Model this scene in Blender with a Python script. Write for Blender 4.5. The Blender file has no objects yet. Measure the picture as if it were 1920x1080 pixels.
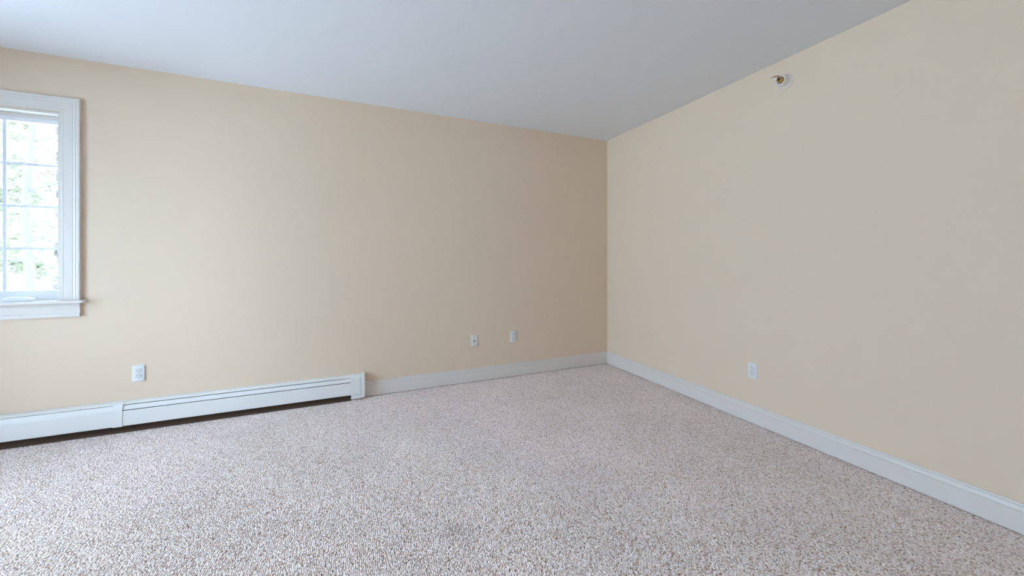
import bpy, bmesh, math, random
from mathutils import Vector, Matrix
S = bpy.context.scene
C = S.collection
rad = math.radians

# ------------------------------------------------------------------ camera, world, exposure
D, W, H = 3.50, 2.72, 2.59            # far wall (y), right wall (x), ceiling (z); camera stands over the origin
XL, YR = -3.12, -2.40                 # left wall, rear wall
DY0, DY1, DZ1 = 1.10, 2.97, 2.25     # glazed door opening in the left wall
SY0, SY1, SZ0, SZ1 = -0.95, 0.25, 0.80, 2.25   # added unseen window, further back in the left wall
WX0, WX1, WZ0, WZ1 = -2.476, -1.82, 0.937, 2.208   # window opening in the far wall

cam_data = bpy.data.cameras.new('camera')
cam = bpy.data.objects.new('camera', cam_data); C.objects.link(cam)
cam.location = (0, 0, 1.22)
cam.rotation_euler = (rad(90), 0, rad(-23.34))
cam_data.sensor_width = 36.0
cam_data.lens = 36.0 * 689.67 / 1920
cam_data.shift_y = -(540 - 484.7) / 1920
cam_data.clip_start = 0.02
S.camera = cam

SKY = 18.3
world = bpy.data.worlds.new('overcast_sky'); S.world = world
world.use_nodes = True
wn = world.node_tree; wn.nodes.clear()
wo = wn.nodes.new('ShaderNodeOutputWorld'); bg = wn.nodes.new('ShaderNodeBackground')
tc = wn.nodes.new('ShaderNodeTexCoord'); sx = wn.nodes.new('ShaderNodeSeparateXYZ'); rp = wn.nodes.new('ShaderNodeValToRGB')
wn.links.new(tc.outputs['Generated'], sx.inputs[0]); wn.links.new(sx.outputs['Z'], rp.inputs[0])
rp.color_ramp.elements[0].position = 0.0; rp.color_ramp.elements[0].color = (0.385, 0.525, 0.715, 1)
rp.color_ramp.elements[1].position = 1.0; rp.color_ramp.elements[1].color = (0.94, 1.235, 1.64, 1)
wn.links.new(rp.outputs[0], bg.inputs[0]); bg.inputs[1].default_value = SKY
wn.links.new(bg.outputs[0], wo.inputs[0])

def portal(name, loc, rot, sx_, sy_):
    l = bpy.data.lights.new(name, 'AREA'); l.shape = 'RECTANGLE'; l.size = sx_; l.size_y = sy_
    l.cycles.is_portal = True                      # guides sky sampling through the opening; gives off nothing
    o = bpy.data.objects.new(name, l); C.objects.link(o); o.location = loc; o.rotation_euler = rot
portal('door_sky_portal', (XL - 0.165, (DY0 + DY1) / 2, DZ1 / 2), (0, rad(-90), 0), DZ1, DY1 - DY0)
portal('added_window_sky_portal', (XL - 0.165, (SY0 + SY1) / 2, (SZ0 + SZ1) / 2), (0, rad(-90), 0), SZ1 - SZ0, SY1 - SY0)
portal('window_sky_portal', ((WX0 + WX1) / 2, D + 0.165, (WZ0 + WZ1) / 2), (rad(-90), 0, 0), WX1 - WX0, WZ1 - WZ0)

vs = S.view_settings
S.display_settings.display_device = 'sRGB'
vs.view_transform = 'Standard'; vs.look = 'None'; vs.gamma = 1.0; vs.use_curve_mapping = False
vs.exposure = 0.0
cy = S.cycles
cy.max_bounces = 16; cy.diffuse_bounces = 12; cy.glossy_bounces = 4; cy.transparent_max_bounces = 16
cy.use_denoising = True
cy.feature_set = 'EXPERIMENTAL'; cy.dicing_rate = 1.0; cy.offscreen_dicing_scale = 6.0      # adaptive carpet relief
cy.sample_clamp_indirect = 12.0

# ------------------------------------------------------------------ materials
def mat(name, col, rough=0.5, metal=0.0, spec=0.5, bump=None, sheen=0.0):
    m = bpy.data.materials.new(name); m.use_nodes = True
    nt = m.node_tree; b = nt.nodes['Principled BSDF']
    b.inputs['Base Color'].default_value = (*col, 1); b.inputs['Roughness'].default_value = rough
    b.inputs['Metallic'].default_value = metal; b.inputs['Specular IOR Level'].default_value = spec
    if bump:
        scale, dist, strength = bump
        t = nt.nodes.new('ShaderNodeTexCoord'); n = nt.nodes.new('ShaderNodeTexNoise'); bp = nt.nodes.new('ShaderNodeBump')
        n.inputs['Scale'].default_value = scale; n.inputs['Detail'].default_value = 3
        bp.inputs['Distance'].default_value = dist; bp.inputs['Strength'].default_value = strength
        nt.links.new(t.outputs['Object'], n.inputs['Vector']); nt.links.new(n.outputs[0], bp.inputs['Height'])
        nt.links.new(bp.outputs[0], b.inputs['Normal'])
    return m

M_WALL = mat('beige_wall_paint', (0.715, 0.578, 0.435), 0.75, spec=0.25, bump=(180, 0.0006, 0.25))
M_CEIL = mat('white_ceiling_paint', (0.72, 0.725, 0.735), 0.85, spec=0.2, bump=(140, 0.0006, 0.25))
M_TRIM = mat('white_trim_paint', (0.68, 0.635, 0.58), 0.38, bump=(60, 0.0004, 0.1))
M_HEAT = mat('white_enamelled_steel', (0.735, 0.725, 0.69), 0.35)
M_DARKM = mat('slot_shade_metal', (0.05, 0.05, 0.055), 0.6, 0.4)
M_PLATE = mat('white_plastic', (0.70, 0.70, 0.69), 0.35)
M_IVORY = mat('off_white_plastic', (0.70, 0.68, 0.60), 0.35)
M_SLOT = mat('dark_slot', (0.015, 0.014, 0.013), 0.7)
M_STEEL = mat('screw_steel', (0.35, 0.34, 0.33), 0.4, 0.8)
M_BRASS = mat('brass', (0.62, 0.42, 0.17), 0.3, 1.0)
M_BULB = mat('dark_red_bulb', (0.10, 0.012, 0.008), 0.15)
M_VINYL = mat('white_vinyl', (0.85, 0.86, 0.87), 0.4)
M_GREYBAR = mat('grey_white_grille', (0.72, 0.75, 0.79), 0.45)
M_BARK = mat('pale_bark', (0.085, 0.072, 0.066), 0.9, bump=(30, 0.01, 0.6))
M_GROUND = mat('pale_gravel_ground', (0.66, 0.67, 0.66), 0.95, bump=(12, 0.02, 0.5))

def leaf_mat(name, c1, c2):
    m = mat(name, c1, 0.8, spec=0.1); nt = m.node_tree; b = nt.nodes['Principled BSDF']
    t = nt.nodes.new('ShaderNodeTexCoord'); n = nt.nodes.new('ShaderNodeTexNoise'); r = nt.nodes.new('ShaderNodeValToRGB')
    n.inputs['Scale'].default_value = 2.2; n.inputs['Detail'].default_value = 4
    r.color_ramp.elements[0].position = 0.35; r.color_ramp.elements[0].color = (*c1, 1)
    r.color_ramp.elements[1].position = 0.65; r.color_ramp.elements[1].color = (*c2, 1)
    nt.links.new(t.outputs['Object'], n.inputs['Vector']); nt.links.new(n.outputs[0], r.inputs[0])
    nt.links.new(r.outputs[0], b.inputs['Base Color'])
    tr = nt.nodes.new('ShaderNodeBsdfTranslucent'); mx = nt.nodes.new('ShaderNodeMixShader'); mx.inputs[0].default_value = 0.5
    nt.links.new(r.outputs[0], tr.inputs['Color'])
    nt.links.new(b.outputs[0], mx.inputs[1]); nt.links.new(tr.outputs[0], mx.inputs[2])
    nt.links.new(mx.outputs[0], nt.nodes['Material Output'].inputs[0])
    return m
M_LEAF = leaf_mat('pale_green_needles', (0.185, 0.182, 0.115), (0.265, 0.25, 0.18))
M_LEAF2 = leaf_mat('yellow_green_needles', (0.21, 0.203, 0.14), (0.285, 0.265, 0.20))

def glass_mat():
    m = bpy.data.materials.new('window_glass'); m.use_nodes = True; nt = m.node_tree; nt.nodes.clear()
    o = nt.nodes.new('ShaderNodeOutputMaterial'); t = nt.nodes.new('ShaderNodeBsdfTransparent')
    g = nt.nodes.new('ShaderNodeBsdfGlossy'); f = nt.nodes.new('ShaderNodeFresnel'); x = nt.nodes.new('ShaderNodeMixShader')
    t.inputs[0].default_value = (0.97, 0.985, 0.98, 1); g.inputs['Roughness'].default_value = 0.02; f.inputs[0].default_value = 1.35
    nt.links.new(f.outputs[0], x.inputs[0]); nt.links.new(t.outputs[0], x.inputs[1]); nt.links.new(g.outputs[0], x.inputs[2])
    nt.links.new(x.outputs[0], o.inputs[0])
    return m
M_GLASS = glass_mat()

PILE = 0.0033                                          # depth of the carpet loops
def carpet_mat():
    m = bpy.data.materials.new('berber_carpet'); m.use_nodes = True; nt = m.node_tree; b = nt.nodes['Principled BSDF']
    N = nt.nodes.new; L = nt.links.new
    t = N('ShaderNodeTexCoord'); mp = N('ShaderNodeMapping'); mp.inputs['Scale'].default_value = (1 / 0.0075, 1 / 0.0100, 1)
    L(t.outputs['Object'], mp.inputs['Vector'])
    # slight wander of the rows
    wn_ = N('ShaderNodeTexNoise'); wn_.inputs['Scale'].default_value = 18; L(t.outputs['Object'], wn_.inputs['Vector'])
    ws = N('ShaderNodeVectorMath'); ws.operation = 'SCALE'; ws.inputs['Scale'].default_value = 0.9; L(wn_.outputs['Color'], ws.inputs[0])
    ad = N('ShaderNodeVectorMath'); ad.operation = 'ADD'; L(mp.outputs[0], ad.inputs[0]); L(ws.outputs[0], ad.inputs[1])
    v = N('ShaderNodeTexVoronoi'); v.voronoi_dimensions = '2D'; v.inputs['Scale'].default_value = 1.0; v.inputs['Randomness'].default_value = 0.62
    L(ad.outputs[0], v.inputs['Vector'])
    sp = N('ShaderNodeSeparateColor'); L(v.outputs['Color'], sp.inputs[0])
    # flecked yarn: short strands of differing tone, finer than the loops
    fm = N('ShaderNodeVectorMath'); fm.operation = 'MULTIPLY'; fm.inputs[1].default_value = (1.95, 1.9, 1.0); L(ad.outputs[0], fm.inputs[0])
    fv = N('ShaderNodeTexVoronoi'); fv.voronoi_dimensions = '2D'; fv.inputs['Scale'].default_value = 1.0; fv.inputs['Randomness'].default_value = 0.9
    L(fm.outputs[0], fv.inputs['Vector']); fs = N('ShaderNodeSeparateColor'); L(fv.outputs['Color'], fs.inputs[0])
    r = N('ShaderNodeValToRGB'); r.color_ramp.interpolation = 'LINEAR'
    stops = [(0.0, (0.22, 0.13, 0.085)), (0.10, (0.48, 0.34, 0.25)), (0.27, (0.71, 0.565, 0.49)), (0.54, (0.83, 0.715, 0.67)),
             (0.78, (0.90, 0.805, 0.77)), (0.95, (0.94, 0.865, 0.84)), (1.0, (0.70, 0.47, 0.28))]
    e = r.color_ramp.elements
    e[0].position = stops[0][0]; e[0].color = (*stops[0][1], 1); e[1].position = 1.0; e[1].color = (*stops[-1][1], 1)
    for p_, c_ in stops[1:-1]:
        q = e.new(p_); q.color = (*c_, 1)
    L(fs.outputs[0], r.inputs[0])
    # fine yarn mottling
    n2 = N('ShaderNodeTexNoise'); n2.inputs['Scale'].default_value = 420; n2.inputs['Detail'].default_value = 2; L(t.outputs['Object'], n2.inputs['Vector'])
    # worn, faintly soiled patch and slow drift of the yarn tone
    n3 = N('ShaderNodeTexNoise'); n3.inputs['Scale'].default_value = 2.3; n3.inputs['Detail'].default_value = 3; L(t.outputs['Object'], n3.inputs['Vector'])
    mr = N('ShaderNodeMapRange'); mr.inputs['From Min'].default_value = 0.3; mr.inputs['From Max'].default_value = 0.7
    mr.inputs['To Min'].default_value = 0.94; mr.inputs['To Max'].default_value = 1.04; L(n3.outputs[0], mr.inputs['Value'])
    dp = N('ShaderNodeVectorMath'); dp.operation = 'DISTANCE'; dp.inputs[1].default_value = (0.44, 1.60, 0.0); L(t.outputs['Object'], dp.inputs[0])
    st = N('ShaderNodeMapRange'); st.inputs['From Min'].default_value = 0.02; st.inputs['From Max'].default_value = 0.08
    st.inputs['To Min'].default_value = 0.86; st.inputs['To Max'].default_value = 1.0; L(dp.outputs['Value'], st.inputs['Value'])
    mm = N('ShaderNodeMath'); mm.operation = 'MULTIPLY'; L(mr.outputs[0], mm.inputs[0]); L(st.outputs[0], mm.inputs[1])
    mc = N('ShaderNodeVectorMath'); mc.operation = 'SCALE'; L(r.outputs[0], mc.inputs[0]); L(mm.outputs[0], mc.inputs['Scale'])
    L(mc.outputs[0], b.inputs['Base Color'])
    # loop relief: rounded tops with narrow gaps between them, as true displacement
    dm = N('ShaderNodeMapRange'); dm.inputs['From Min'].default_value = 0.12; dm.inputs['From Max'].default_value = 0.66
    dm.inputs['To Min'].default_value = 0.0; dm.inputs['To Max'].default_value = 1.0; L(v.outputs['Distance'], dm.inputs['Value'])
    d2 = N('ShaderNodeMath'); d2.operation = 'POWER'; d2.inputs[1].default_value = 1.7; L(dm.outputs[0], d2.inputs[0])
    hs = N('ShaderNodeMath'); hs.operation = 'SUBTRACT'; hs.inputs[0].default_value = 1.0; L(d2.outputs[0], hs.inputs[1])
    h2 = N('ShaderNodeMath'); h2.operation = 'MULTIPLY_ADD'; h2.inputs[1].default_value = 0.30; L(sp.outputs[1], h2.inputs[0]); L(hs.outputs[0], h2.inputs[2])
    ds = N('ShaderNodeDisplacement'); ds.inputs['Midlevel'].default_value = 1.3; ds.inputs['Scale'].default_value = PILE
    L(h2.outputs[0], ds.inputs['Height']); L(ds.outputs[0], nt.nodes['Material Output'].inputs['Displacement'])
    m.displacement_method = 'BOTH'
    b.inputs['Roughness'].default_value = 0.95; b.inputs['Specular IOR Level'].default_value = 0.1
    b.inputs['Sheen Weight'].default_value = 0.20; b.inputs['Sheen Roughness'].default_value = 0.45
    return m
M_CARPET = carpet_mat()

# ------------------------------------------------------------------ mesh helpers
def box(bm, x0, x1, y0, y1, z0, z1):
    vs_ = [bm.verts.new(p) for p in ((x0,y0,z0),(x1,y0,z0),(x1,y1,z0),(x0,y1,z0),(x0,y0,z1),(x1,y0,z1),(x1,y1,z1),(x0,y1,z1))]
    for f in ((0,3,2,1),(4,5,6,7),(0,1,5,4),(1,2,6,5),(2,3,7,6),(3,0,4,7)): bm.faces.new([vs_[i] for i in f])
    return vs_
def sweep(bm, rings, closed=True):
    """rings: lists of points, all of one length; caps at both ends"""
    R = [[bm.verts.new(p) for p in ring] for ring in rings]
    n = len(R[0])
    for a, b in zip(R, R[1:]):
        for i in range(n if closed else n - 1):
            j = (i + 1) % n
            bm.faces.new((a[i], a[j], b[j], b[i]))
    bm.faces.new(R[0][::-1]); bm.faces.new(R[-1])
def lathe(bm, prof, seg=32, axis='x'):
    """prof: (distance along axis, radius)"""
    rings = []
    for a, r in prof:
        rings.append([bm.verts.new((a, r * math.cos(2*math.pi*k/seg), r * math.sin(2*math.pi*k/seg))) for k in range(seg)])
    for a, b in zip(rings, rings[1:]):
        for i in range(seg):
            j = (i + 1) % seg; bm.faces.new((a[i], a[j], b[j], b[i]))
    bm.faces.new(rings[0][::-1]); bm.faces.new(rings[-1])
def tube(bm, pts, radii, seg=8):
    rings = []
    for k, p in enumerate(pts):
        p = Vector(p); d = (Vector(pts[min(k+1, len(pts)-1)]) - Vector(pts[max(k-1, 0)])).normalized()
        u = d.orthogonal().normalized(); v = d.cross(u)
        rings.append([p + radii[k] * (u*math.cos(2*math.pi*i/seg) + v*math.sin(2*math.pi*i/seg)) for i in range(seg)])
    # keep the rings aligned
    for a, b in zip(rings, rings[1:]):
        best = min(range(seg), key=lambda s: sum((a[i]-b[(i+s) % seg]).length for i in range(seg)))
        b[:] = [b[(i+best) % seg] for i in range(seg)]
    sweep(bm, rings)
def obj(name, bm, m, parent=None, bevel=0.0, smooth=False, segs=2):
    if bm.faces: bmesh.ops.recalc_face_normals(bm, faces=bm.faces[:])
    me = bpy.data.meshes.new(name); bm.to_mesh(me); bm.free()
    me.materials.append(m)
    o = bpy.data.objects.new(name, me); C.objects.link(o)
    if parent: o.parent = parent
    if bevel:
        md = o.modifiers.new('bevel', 'BEVEL'); md.width = bevel; md.segments = segs; md.limit_method = 'ANGLE'; md.angle_limit = rad(40)
    if smooth:
        for p in me.polygons: p.use_smooth = True
        me.set_sharp_from_angle(angle=rad(35))
    return o
def empty(name, loc, rz=0.0):
    o = bpy.data.objects.new(name, None); C.objects.link(o); o.location = loc; o.rotation_euler = (0, 0, rz); o.empty_display_size = 0.05
    return o
def tag(o, label, cat, group=None):
    o['label'] = label; o['category'] = cat
    if group: o['group'] = group
    return o
def struct(name, bm, m, **k):
    o = obj(name, bm, m, **k); o['kind'] = 'structure'; return o
NB = bmesh.new

# ------------------------------------------------------------------ room shell
T = 0.17
bm = NB(); box(bm, XL - T, W + T, YR - T, D + T, -0.15, 0.0); fl = struct('floor', bm, M_CARPET)
sd = fl.modifiers.new('carpet_pile', 'SUBSURF'); sd.subdivision_type = 'SIMPLE'; sd.levels = 0; sd.render_levels = 1
fl.cycles.use_adaptive_subdivision = True; fl.cycles.dicing_rate = 1.0
bm = NB(); box(bm, XL - T, W + T, YR - T, D + T, H, H + 0.15); struct('ceiling', bm, M_CEIL)
bm = NB()                                                     # far wall around the window
box(bm, XL - T, WX0, D, D + T, 0, H); box(bm, WX1, W + T, D, D + T, 0, H)
box(bm, WX0, WX1, D, D + T, 0, WZ0 - 0.02); box(bm, WX0, WX1, D, D + T, WZ1, H)
struct('wall_back', bm, M_WALL)
bm = NB(); box(bm, W, W + T, YR - T, D, 0, H); struct('wall_right', bm, M_WALL)
bm = NB()                                                     # left wall around the glazed door
box(bm, XL - T, XL, YR - T, SY0, 0, H); box(bm, XL - T, XL, SY1, DY0, 0, H); box(bm, XL - T, XL, SY0, SY1, 0, SZ0); box(bm, XL - T, XL, SY0, SY1, SZ1, H); box(bm, XL - T, XL, DY1, D, 0, H); box(bm, XL - T, XL, DY0, DY1, DZ1, H)
struct('wall_left', bm, M_WALL)
bm = NB(); box(bm, XL, W, YR - T, YR, 0, H); struct('wall_rear', bm, M_WALL)

# baseboards: flat face, groove, ogee cap
BASE = [(0.0, 0.005), (0.014, 0.005), (0.014, 0.099), (0.0105, 0.101), (0.0105, 0.1040), (0.0135, 0.1055), (0.012, 0.114),
        (0.0100, 0.1225), (0.0060, 0.1245), (0.0060, 0.1272), (0.0068, 0.1290), (0.0060, 0.1330), (0.003, 0.136), (0.0, 0.136)]
def baseboard(name, p0, p1, n):
    bm = NB(); rings = []
    for p in (p0, p1): rings.append([(p[0] + n[0]*d, p[1] + n[1]*d, z) for d, z in BASE])
    sweep(bm, rings); return struct(name, bm, M_TRIM)
HX1 = 0.092                                                  # right end of the heater
baseboard('baseboard_back', (HX1 + 0.002, D), (W, D), (0, -1))
baseboard('baseboard_right', (W, YR), (W, D - 0.0145), (-1, 0))
baseboard('baseboard_rear', (XL, YR), (W - 0.0145, YR), (0, 1))
baseboard('baseboard_left', (XL, YR), (XL, DY0 - 0.11), (1, 0))

# ------------------------------------------------------------------ window in the far wall
win = empty('window_1', ((WX0 + WX1) / 2, D, WZ0)); win['kind'] = 'structure'
WC = Vector(win.location)
def wobj(name, bm, m, parent=win, **k):
    bm.transform(Matrix.Translation(-WC)); return obj(name, bm, m, parent, **k)
CAS = [(0.0, 0.0), (0.0, 0.0125), (0.003, 0.0145), (0.012, 0.0150), (0.014, 0.0142), (0.058, 0.0155), (0.060, 0.0145), (0.064, 0.0165), (0.073, 0.0180),
       (0.0765, 0.0166), (0.080, 0.0188), (0.092, 0.0195), (0.096, 0.0180), (0.096, 0.0)]
REV = 0.006
def casing(bm, a0, a1, zb, zt, place):
    """three-sided mitred casing; place(a, d, z) maps along-wall, off-wall and height to a point"""
    x0, x1, zt = a0 - REV, a1 + REV, zt + REV
    rings = [[place(x0 - w, d, zb) for w, d in CAS], [place(x0 - w, d, zt + w) for w, d in CAS],
             [place(x1 + w, d, zt + w) for w, d in CAS], [place(x1 + w, d, zb) for w, d in CAS]]
    sweep(bm, rings)
bm = NB(); casing(bm, WX0, WX1, WZ0, WZ1, lambda a, d, z: (a, D - d, z)); wobj('casing', bm, M_TRIM)
bm = NB(); x0, x1 = WX0 - REV - 0.096, WX1 + REV + 0.096          # stool with horns
box(bm, x0 - 0.026, x1 + 0.026, D - 0.046, D, WZ0 - 0.020, WZ0); box(bm, WX0, WX1, D, D + 0.150, WZ0 - 0.020, WZ0)
wobj('sill', bm, M_TRIM, bevel=0.005)
APR = [(0.0, WZ0 - 0.020), (0.0155, WZ0 - 0.020), (0.0175, WZ0 - 0.030), (0.0175, WZ0 - 0.036), (0.0150, WZ0 - 0.040), (0.0130, WZ0 - 0.084),
       (0.0155, WZ0 - 0.088), (0.0175, WZ0 - 0.094), (0.0175, WZ0 - 0.108), (0.0150, WZ0 - 0.114), (0.0, WZ0 - 0.114)]
bm = NB(); sweep(bm, [[(x0 + 0.002, D - d, z) for d, z in APR], [(x1 - 0.002, D - d, z) for d, z in APR]]); wobj('apron', bm, M_TRIM)
bm = NB(); t = 0.014                                             # jamb liner and stops
box(bm, WX0, WX0 + t, D, D + T, WZ0, WZ1); box(bm, WX1 - t, WX1, D, D + T, WZ0, WZ1); box(bm, WX0 + t, WX1 - t, D, D + T, WZ1 - t, WZ1)
box(bm, WX0 + t, WX0 + t + 0.012, D + 0.066, D + 0.098, WZ0, WZ1 - t); box(bm, WX1 - t - 0.012, WX1 - t, D + 0.066, D + 0.098, WZ0, WZ1 - t)
box(bm, WX0 + t + 0.012, WX1 - t - 0.012, D + 0.066, D + 0.098, WZ1 - t - 0.016, WZ1 - t); wobj('jamb', bm, M_TRIM, bevel=0.0015)
bm = NB(); sx0, sx1, sz0, sz1 = WX0 + t + 0.002, WX1 - t - 0.002, WZ0 - 0.004, WZ1 - t - 0.002
gx0, gx1, gz0, gz1 = sx0 + 0.040, sx1 - 0.040, 1.002, 2.149
ys0, ys1 = D + 0.100, D + 0.142
box(bm, sx0, gx0, ys0, ys1, sz0, sz1); box(bm, gx1, sx1, ys0, ys1, sz0, sz1)
box(bm, gx0, gx1, ys0, ys1, sz0, gz0); box(bm, gx0, gx1, ys0, ys1, gz1, sz1); wobj('sash', bm, M_VINYL, bevel=0.003)
bm = NB(); yg = D + 0.120
box(bm, gx0 - 0.004, gx1 + 0.004, yg, yg + 0.004, gz0 - 0.004, gz1 + 0.004); wobj('pane', bm, M_GLASS)
xm = (gx0 + gx1) / 2
bm = NB(); box(bm, xm - 0.0085, xm + 0.0085, yg - 0.008, yg - 0.001, gz0, gz1); wobj('muntin', bm, M_GREYBAR, bevel=0.002)
for k in range(1, 4):
    z = gz0 + (gz1 - gz0) * k / 4
    bm = NB(); box(bm, gx0, gx1, yg - 0.0075, yg - 0.0012, z - 0.0075, z + 0.0075); wobj('muntin', bm, M_GREYBAR, bevel=0.002)
# casement operator with folded handle, on the stool
cx = -2.035
op = empty('window_crank', (cx, D + 0.030, WZ0))
tag(op, 'white folding crank handle on the window sill', 'window crank')
bm = NB()
prof = [(-0.070, 0.010), (-0.060, 0.017), (-0.020, 0.024), (0.030, 0.026), (0.055, 0.022), (0.066, 0.012)]
sweep(bm, [[(x, -0.024, 0), (x, -0.024, h * 0.55), (x, -0.014, h), (x, 0.014, h), (x, 0.022, h * 0.7), (x, 0.022, 0)] for x, h in prof])
obj('crank_cover', bm, M_VINYL, op, bevel=0.003)
bm = NB(); tube(bm, [(-0.052, -0.026, 0.019), (-0.02, -0.030, 0.025), (0.03, -0.031, 0.024), (0.075, -0.029, 0.016)], [0.006, 0.0065, 0.0065, 0.005], 10)
obj('crank_arm', bm, M_VINYL, op, smooth=True)
bm = NB(); lathe(bm, [(0.068, 0.004), (0.070, 0.008), (0.088, 0.009), (0.091, 0.006)], 14); bm.transform(Matrix.Translation((0, -0.029, 0.014)))
obj('crank_knob', bm, M_VINYL, op, smooth=True)
bm = NB(); lathe(bm, [(0, 0.0035), (0.002, 0.0035)], 10); bm.transform(Matrix.Translation((-0.060, 0, 0.0165)) @ Matrix.Rotation(rad(-90), 4, 'Y')); 
obj('screw', bm, M_STEEL, op)

# ------------------------------------------------------------------ glazed sliding door in the left wall (beyond the frame; lets the daylight in)
dr = empty('door_1', (XL, (DY0 + DY1) / 2, 0)); dr['kind'] = 'structure'; DC = Vector(dr.location)
def dobj(name, bm, m, **k):
    bm.transform(Matrix.Translation(-DC)); return obj(name, bm, m, dr, **k)
bm = NB(); casing(bm, DY0, DY1, 0.0, DZ1, lambda a, d, z: (XL + d, a, z)); dobj('casing', bm, M_TRIM)
bm = NB(); f = 0.035
box(bm, XL - T, XL, DY0, DY0 + f, 0.03, DZ1); box(bm, XL - T, XL, DY1 - f, DY1, 0.03, DZ1)
box(bm, XL - T, XL, DY0 + f, DY1 - f, DZ1 - f, DZ1); box(bm, XL - T, XL, DY0, DY1, 0.0, 0.03); dobj('door_frame', bm, M_VINYL, bevel=0.002)
ym = (DY0 + DY1) / 2
for (a, b_, xo) in ((DY0 + f, ym + 0.03, -0.10), (ym - 0.03, DY1 - f, -0.05)):
    x0, x1 = XL + xo - 0.018, XL + xo + 0.018; s = 0.055
    bm = NB(); box(bm, x0, x1, a, a + s, 0.03, DZ1 - f); box(bm, x0, x1, b_ - s, b_, 0.03, DZ1 - f)
    box(bm, x0, x1, a + s, b_ - s, 0.03, 0.03 + s); box(bm, x0, x1, a + s, b_ - s, DZ1 - f - s, DZ1 - f); dobj('door_sash', bm, M_VINYL, bevel=0.002)
    bm = NB(); box(bm, XL + xo - 0.003, XL + xo + 0.003, a + s, b_ - s, 0.03 + s, DZ1 - f - s); dobj('door_pane', bm, M_GLASS)
bm = NB(); tube(bm, [(XL - 0.030, ym + 0.0, 0.92), (XL - 0.006, ym, 0.94), (XL - 0.006, ym, 1.10), (XL - 0.030, ym, 1.12)], [0.009] * 4, 10); dobj('door_handle', bm, M_STEEL, smooth=True)

w2 = empty('added_window', (XL, (SY0 + SY1) / 2, SZ0)); w2['kind'] = 'structure'; W2 = Vector(w2.location)  # unseen window, added to brighten the right wall and floor
def w2obj(name, bm, m, **k):
    bm.transform(Matrix.Translation(-W2)); return obj(name, bm, m, w2, **k)
bm = NB(); casing(bm, SY0, SY1, SZ0, SZ1, lambda a, d, z: (XL + d, a, z)); w2obj('casing', bm, M_TRIM)
bm = NB(); box(bm, XL - 0.06, XL + 0.046, SY0 - 0.128, SY1 + 0.128, SZ0 - 0.020, SZ0); w2obj('sill', bm, M_TRIM, bevel=0.004)
bm = NB(); sweep(bm, [[(XL + d, y, z - WZ0 + SZ0) for d, z in APR] for y in (SY0 - 0.1, SY1 + 0.1)]); w2obj('apron', bm, M_TRIM)
ym2 = (SY0 + SY1) / 2
for a, b_ in ((SY0, ym2), (ym2, SY1)):
    bm = NB(); x0, x1, s = XL - 0.10, XL - 0.06, 0.05
    box(bm, x0, x1, a, a + s, SZ0, SZ1); box(bm, x0, x1, b_ - s, b_, SZ0, SZ1); box(bm, x0, x1, a + s, b_ - s, SZ0, SZ0 + s); box(bm, x0, x1, a + s, b_ - s, SZ1 - s, SZ1)
    w2obj('sash', bm, M_VINYL, bevel=0.002)
    bm = NB(); box(bm, XL - 0.082, XL - 0.078, a + s, b_ - s, SZ0 + s, SZ1 - s); w2obj('pane', bm, M_GLASS)

# ------------------------------------------------------------------ baseboard heater along the far wall
HX0, SP0, SP1, EC0 = -2.96, -1.532, -1.480, -0.022
ht = empty('baseboard_heater', (HX0, D, 0))
tag(ht, 'long white hot-water baseboard heater on the wall below the window', 'heater')
def hx(name, prof, x0, x1, m=M_HEAT, parent=ht, bevel=0.0, smooth=False):
    """extrude a cross-section (off-wall, height) along the wall"""
    bm = NB(); sweep(bm, [[(x - HX0, -d, z) for d, z in prof] for x in (x0, x1)]); return obj(name, bm, m, parent, bevel, smooth)
def strip(pts, t):
    """thin closed section from a polyline, thickened towards the wall / inside"""
    out = []
    for i, p in enumerate(pts):
        a = Vector(pts[max(i-1, 0)]); b = Vector(pts[min(i+1, len(pts)-1)]); d = (b - a).normalized(); n = Vector((d.y, -d.x))
        out.append((p[0] + n.x * -t if False else p[0] - abs(n.x) * t, p[1] - max(n.y, -n.y) * t))
    return list(pts) + out[::-1]
HOOD = [(0.001, 0.210), (0.026, 0.209), (0.040, 0.205), (0.049, 0.1985), (0.053, 0.1955)]
hx('back_panel', [(0.0, 0.034), (0.003, 0.034), (0.003, 0.208), (0.0, 0.208)], HX0, HX1 - 0.004)
hx('hood', strip(HOOD, 0.0015), HX0, EC0 + 0.01, smooth=True)
# left run: damper shut; right run: damper ajar
for (x0, x1, top, low) in ((HX0, SP0 + 0.01, (0.0525, 0.1918), (0.0645, 0.1562)), (SP1 - 0.01, EC0 + 0.01, (0.0520, 0.1895), (0.0625, 0.1600))):
    hx('damper', [top, (low[0] - 0.002, low[1] + 0.010), low, (low[0] - 0.003, low[1]), (top[0] - 0.003, top[1])], x0, x1)
    t_ = 0.1560 if x0 == HX0 else 0.1550
    hx('front_panel', [(0.054, t_ - 0.003), (0.0625, t_), (0.0650, t_ - 0.004), (0.0650, 0.058), (0.0640, 0.0505), (0.0600, 0.0475), (0.050, 0.0475), (0.050, 0.0490),
                       (0.0595, 0.0490), (0.0625, 0.0520), (0.0635, 0.058), (0.0635, t_ - 0.006), (0.054, t_ - 0.005)], x0, x1)
bm = NB(); box(bm, 0.02, EC0 - HX0, -0.050, -0.006, 0.085, 0.140)  # block in the fin tube's place, coloured dark as shade behind the slots
for k in range(2): box(bm, 0.02, EC0 - HX0, -0.050, -0.004, 0.140 + 0.022 * k, 0.141 + 0.022 * k)
obj('slot_shade_block', bm, M_DARKM, ht)
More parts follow.
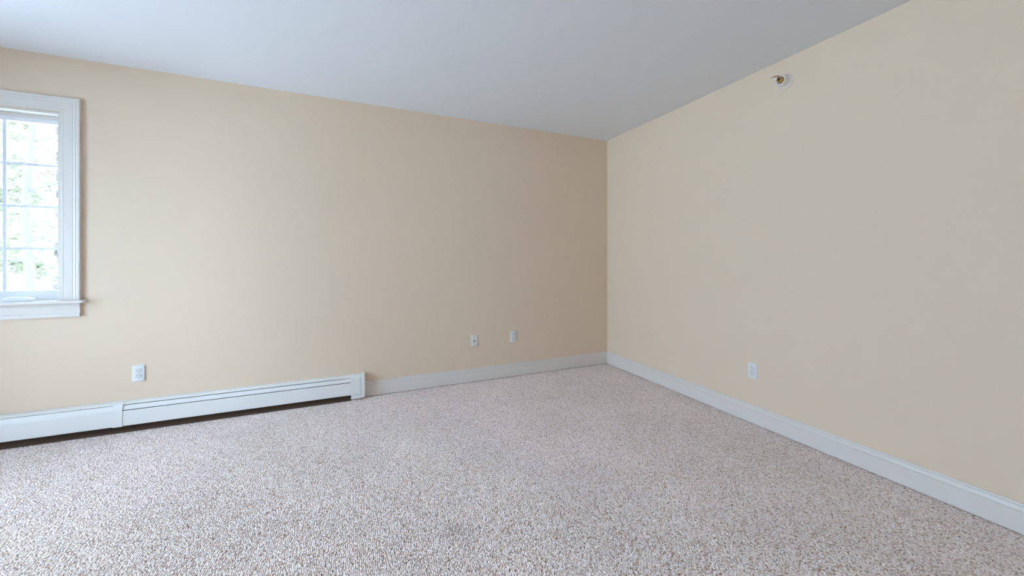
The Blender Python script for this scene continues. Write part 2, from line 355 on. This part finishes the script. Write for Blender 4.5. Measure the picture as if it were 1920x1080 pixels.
OUT = [(0.0, 0.2125), (0.027, 0.2120), (0.042, 0.2075), (0.053, 0.1980), (0.0605, 0.1830), (0.0660, 0.1640), (0.0675, 0.1500), (0.0675, 0.056), (0.0665, 0.048), (0.062, 0.0445), (0.050, 0.0440)]
INN = [(0.050, 0.0455), (0.061, 0.046), (0.065, 0.050), (0.0660, 0.056), (0.0660, 0.1500), (0.0645, 0.1635), (0.059, 0.182), (0.052, 0.1965), (0.041, 0.206), (0.027, 0.2105), (0.0, 0.211)]
hx('splice_cover', OUT + INN, SP0, SP1, smooth=True)
# end cap: cover, lower skirt and the narrow end piece with its closed side
EP = 0.057
hx('end_cap', [(0.0, 0.2125), (0.034, 0.2120), (0.050, 0.2075), (0.060, 0.1980), (0.0665, 0.1850), (0.0672, 0.165), (0.0672, 0.0530), (0.0655, 0.0515), (0.0, 0.0515)], EC0, EP, smooth=True)
hx('end_piece', [(0.0, 0.2155), (0.036, 0.2150), (0.054, 0.2105), (0.064, 0.2000), (0.0680, 0.1870), (0.0688, 0.165), (0.0688, 0.0530), (0.0672, 0.0515), (0.0, 0.0515)], EP + 0.0015, HX1, smooth=True)
hx('skirt', [(0.0, 0.0500), (0.0655, 0.0500), (0.0655, 0.014), (0.0, 0.014)], EC0 + 0.004, EP)
hx('skirt', [(0.0, 0.0500), (0.0670, 0.0500), (0.0670, 0.018), (0.0, 0.018)], EP + 0.0015, HX1 - 0.001)

# dark brown strip against the wall, painted in as the shade under the heater
M_SHADE = mat('dark_brown_shade', (0.12, 0.075, 0.052), 1.0, spec=0.05, bump=(260, 0.004, 1.0))
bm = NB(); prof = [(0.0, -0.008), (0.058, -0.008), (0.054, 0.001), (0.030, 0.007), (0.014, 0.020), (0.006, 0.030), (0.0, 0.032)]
sweep(bm, [[(x, D - d, z) for d, z in prof] for x in (XL + 0.002, EC0 + 0.004)]); struct('heater_shade_strip', bm, M_SHADE, smooth=True)

# ------------------------------------------------------------------ wall plates
def rrect(w, h, r, n=4):
    pts = []
    for cx_, cz_, a0 in ((w/2-r, h/2-r, 0), (-w/2+r, h/2-r, 90), (-w/2+r, -h/2+r, 180), (w/2-r, -h/2+r, 270)):
        for k in range(n + 1):
            a = rad(a0 + 90 * k / n); pts.append((cx_ + r*math.cos(a), cz_ + r*math.sin(a)))
    return pts
def plate_bm(w=0.070, h=0.116):
    bm = NB()
    sweep(bm, [[(x, y, z) for x, z in rrect(ww, hh, r)] for ww, hh, r, y in ((w, h, 0.004, 0.0), (w, h, 0.004, -0.0035), (w - 0.004, h - 0.004, 0.003, -0.0055), (w - 0.010, h - 0.010, 0.002, -0.0066))])
    return bm
def face_pts(s):
    out = []
    for k in range(48):
        a = 2 * math.pi * k / 48; out.append((0.0172 * s * math.cos(a), max(-0.0142 * s, min(0.0142 * s, 0.0172 * s * math.sin(a)))))
    return out
def screw(root, z, m):
    bm = NB(); lathe(bm, [(0, 0.0036), (0.0012, 0.0036), (0.0018, 0.0022)], 14); bm.transform(Matrix.Translation((0, -0.0064, z)) @ Matrix.Rotation(rad(-90), 4, 'Z'))
    return obj('screw', bm, m, root, smooth=True)
def make_outlet():
    root = empty('duplex_outlet', (0, 0, 0))
    obj('cover_plate', plate_bm(), M_PLATE, root, smooth=True)
    for s in (1, -1):
        zc = 0.0195 * s
        bm = NB()                                        # shadow gap ring, then the socket face standing in it
        sweep(bm, [[(x, -0.0064, z + zc) for x, z in face_pts(1.07)], [(x, -0.0068, z + zc) for x, z in face_pts(1.07)]]); g = obj('socket_surround', bm, M_STEEL, root)
        bm = NB(); sweep(bm, [[(x, -0.0064, z + zc) for x, z in face_pts(1.0)], [(x, -0.0084, z + zc) for x, z in face_pts(1.0)], [(x, -0.0090, z + zc) for x, z in face_pts(0.95)]])
        fc = obj('socket', bm, M_PLATE, root)
        for (x, w, h) in ((-0.0063, 0.0024, 0.0092), (0.0063, 0.0024, 0.0074)):
            bm = NB(); box(bm, x - w/2, x + w/2, -0.0093, -0.0085, zc + 0.0035 - h/2, zc + 0.0035 + h/2); obj('slot', bm, M_SLOT, fc)
        bm = NB(); sweep(bm, [[(0.0027*math.cos(k*math.pi/8), y, zc - 0.0075 + max(-0.0016, 0.0027*math.sin(k*math.pi/8))) for k in range(16)] for y in (-0.0085, -0.0093)]); obj('ground_hole', bm, M_SLOT, fc)
    screw(root, 0.0, M_PLATE)
    return root
def dup(src):
    r = src.copy(); C.objects.link(r)
    for ch in list(src.children):
        c = ch.copy(); C.objects.link(c); c.parent = r
        for g in list(ch.children):
            q = g.copy(); C.objects.link(q); q.parent = c
    return r
GO = 'white duplex outlets low on the walls'
o1 = make_outlet(); spots = [((-1.419, D, 0.394), 0.0, 'white duplex outlet low on the far wall above the baseboard heater'),
                             ((1.523, D, 0.412), 0.0, 'white duplex outlet on the far wall beside the single-jack plate, nearest the room corner'),
                             ((W, 1.797, 0.388), rad(-90), 'white duplex outlet alone on the right wall above the baseboard')]
for i, (loc, rz, lab) in enumerate(spots):
    o = o1 if i == 0 else dup(o1)
    o.location = loc; o.rotation_euler = (0, 0, rz); tag(o, lab, 'outlet', GO)
cj = empty('cable_jack', (1.100, D, 0.406)); tag(cj, 'off-white cable jack plate with one round socket on the far wall', 'wall jack')
obj('cover_plate', plate_bm(), M_IVORY, cj, smooth=True)
bm = NB(); lathe(bm, [(0, 0.0070), (0.003, 0.0070), (0.003, 0.0052), (0.009, 0.0048)], 18); bm.transform(Matrix.Translation((0, -0.0064, -0.003)) @ Matrix.Rotation(rad(-90), 4, 'Z')); jk = obj('socket', bm, M_SLOT, cj, smooth=True)
bm = NB(); lathe(bm, [(0, 0.0012), (0.003, 0.0012)], 8); bm.transform(Matrix.Translation((0, -0.0150, -0.003)) @ Matrix.Rotation(rad(-90), 4, 'Z')); obj('pin', bm, M_BRASS, jk)
screw(cj, 0.041, M_STEEL); screw(cj, -0.041, M_STEEL)

# ------------------------------------------------------------------ sidewall fire sprinkler, high on the right wall
sp = empty('fire_sprinkler', (W, 1.574, 2.432), rad(180)); tag(sp, 'white sidewall fire sprinkler with brass head high on the right wall', 'sprinkler')
M_SPW = mat('off_white_enamel', (0.72, 0.67, 0.60), 0.4); M_NICKEL = mat('pale_plated_metal', (0.78, 0.73, 0.64), 0.45, 0.6)
bm = NB(); lathe(bm, [(0, 0.049), (0.003, 0.049), (0.007, 0.046), (0.010, 0.041), (0.011, 0.038)], 40); obj('flange', bm, M_SPW, sp, smooth=True)
bm = NB(); lathe(bm, [(0.010, 0.0375), (0.026, 0.0370), (0.028, 0.0350), (0.030, 0.0365), (0.047, 0.0345), (0.053, 0.0325), (0.055, 0.0290), (0.053, 0.0235), (0.040, 0.0210)], 40); obj('cup', bm, M_SPW, sp, smooth=True)
bm = NB(); lathe(bm, [(0.038, 0.0180), (0.052, 0.0180), (0.056, 0.0150), (0.064, 0.0120), (0.066, 0.0080)], 6); obj('body', bm, M_BRASS, sp)
for s in (1, -1):
    bm = NB(); tube(bm, [(0.054, 0, 0.013*s), (0.070, 0, 0.0165*s), (0.086, 0, 0.013*s), (0.100, 0, 0.004*s)], [0.0045, 0.004, 0.004, 0.0045], 8)
    obj('frame_arm', bm, M_BRASS, sp, smooth=True)
bm = NB(); lathe(bm, [(0.062, 0.003), (0.066, 0.0080), (0.088, 0.0080), (0.096, 0.003)], 14); obj('bulb', bm, M_BULB, sp, smooth=True)
bm = NB(); lathe(bm, [(0.094, 0.0055), (0.106, 0.0055)], 12); obj('boss', bm, M_BRASS, sp)
bm = NB()                                                # notched round deflector and the tilted tongue above it
ring = [((0.0155 if (k // 3) % 2 else 0.0105) * math.cos(2*math.pi*k/48), (0.0155 if (k // 3) % 2 else 0.0105) * math.sin(2*math.pi*k/48)) for k in range(48)]
sweep(bm, [[(0.106, a, b) for a, b in ring], [(0.108, a, b) for a, b in ring]]); df = obj('deflector', bm, M_NICKEL, sp)
bm = NB(); prof = [(0.080, 0.0185), (0.098, 0.0165), (0.125, 0.0080), (0.140, 0.0030)]
sweep(bm, [[(x, -0.014, z), (x, 0.014, z), (x, 0.014, z + 0.002), (x, -0.014, z + 0.002)] for x, z in prof]); obj('tongue', bm, M_BRASS, df)

# ------------------------------------------------------------------ outdoors beyond the window and the glazed door
GZ = -0.35
bm = NB(); box(bm, -60, XL - 0.6, -40, 60, GZ - 0.3, GZ); box(bm, XL - 0.6, 40, D + 0.6, 60, GZ - 0.3, GZ); struct('ground', bm, M_GROUND)
def leaves(rng, clumps, n, size):
    bm = NB()
    for (x, y, z, r, rz_) in clumps:
        for _ in range(n):
            v = Vector((rng.gauss(0, 1), rng.gauss(0, 1), rng.gauss(0, 1))).normalized() * (rng.random() ** 0.4)
            p = Vector((x + v.x*r, y + v.y*r, z + v.z*rz_))
            a = Vector((rng.gauss(0, 1), rng.gauss(0, 1), rng.gauss(0, 0.5))).normalized(); b = a.orthogonal().normalized()
            s = size * rng.uniform(0.6, 1.3)
            q = [bm.verts.new(p + a*s*u + b*s*0.45*w) for u, w in ((-1, 0), (0, -1), (1, 0), (0, 1))]; bm.faces.new(q)
    return bm
def green_tree(loc, h, spread, seed, leaf, label, z0=0.6):
    rng = random.Random(seed); root = empty('evergreen_tree', (loc[0], loc[1], GZ)); tag(root, label, 'tree', 'trees outside the window')
    bm = NB(); tube(bm, [(0, 0, 0), (0.04, 0.02, h*0.4), (-0.03, 0.03, h*0.75), (0, 0, h*0.97)], [0.17, 0.13, 0.08, 0.02], 10); obj('trunk', bm, M_BARK, root, smooth=True)
    cl = []; z = z0
    while z < h:
        k = 1 - (z - z0) / (h - z0 + 0.01); r = spread * (0.25 + 0.75 * k)
        for _ in range(max(3, int(9 * (0.3 + k)))):
            a = rng.uniform(0, 2*math.pi); d = r * math.sqrt(rng.random()); cl.append((d*math.cos(a), d*math.sin(a), z + rng.uniform(-0.25, 0.25), rng.uniform(0.30, 0.55), rng.uniform(0.15, 0.28)))
        z += 0.55
    obj('foliage', leaves(rng, cl, 75, 0.085), leaf, root)
    return root
green_tree((-7.1, 11.4), 5.2, 1.5, 3, M_LEAF, 'bushy pale green evergreen filling the lower window panes', 0.3)
green_tree((-8.6, 16.5), 9.0, 2.6, 8, M_LEAF2, 'tall yellow-green evergreen standing behind the bare tree outside the window', 0.8)
rng = random.Random(5)
bt = empty('bare_tree', (-5.25, 9.3, GZ)); tag(bt, 'leafless pale grey tree with forking branches outside the window', 'tree', 'trees outside the window')
bm = NB(); tube(bm, [(0, 0, 0), (0.03, 0, 1.2), (-0.05, 0.02, 2.4), (0.06, 0, 3.8), (0.0, 0.05, 5.6), (0.12, 0, 7.2)], [0.075, 0.065, 0.055, 0.045, 0.03, 0.01], 10); obj('trunk', bm, M_BARK, bt, smooth=True)
for k in range(13):
    z = 1.5 + 0.42 * k; a = rng.uniform(0, 2*math.pi) if k > 3 else (math.pi, 0.2, 2.6, 5.9)[k]; L_ = rng.uniform(0.8, 1.6) * (1 - k / 20)
    bm = NB(); d = Vector((math.cos(a), math.sin(a), 0)); p0 = Vector((0.01, 0.01, z))
    p1 = p0 + d*L_*0.5 + Vector((0, 0, 0.18)); p2 = p0 + d*L_ + Vector((rng.uniform(-.15, .15), rng.uniform(-.15, .15), 0.55))
    tube(bm, [p0, p1, p2], [0.018, 0.012, 0.005], 6)
    for s in (1, -1): tube(bm, [p1, p1 + d*L_*0.35 + d.cross(Vector((0, 0, 1)))*0.3*s + Vector((0, 0, 0.12*s + 0.1))], [0.008, 0.003], 5)
    obj('branch', bm, M_BARK, bt, smooth=True)
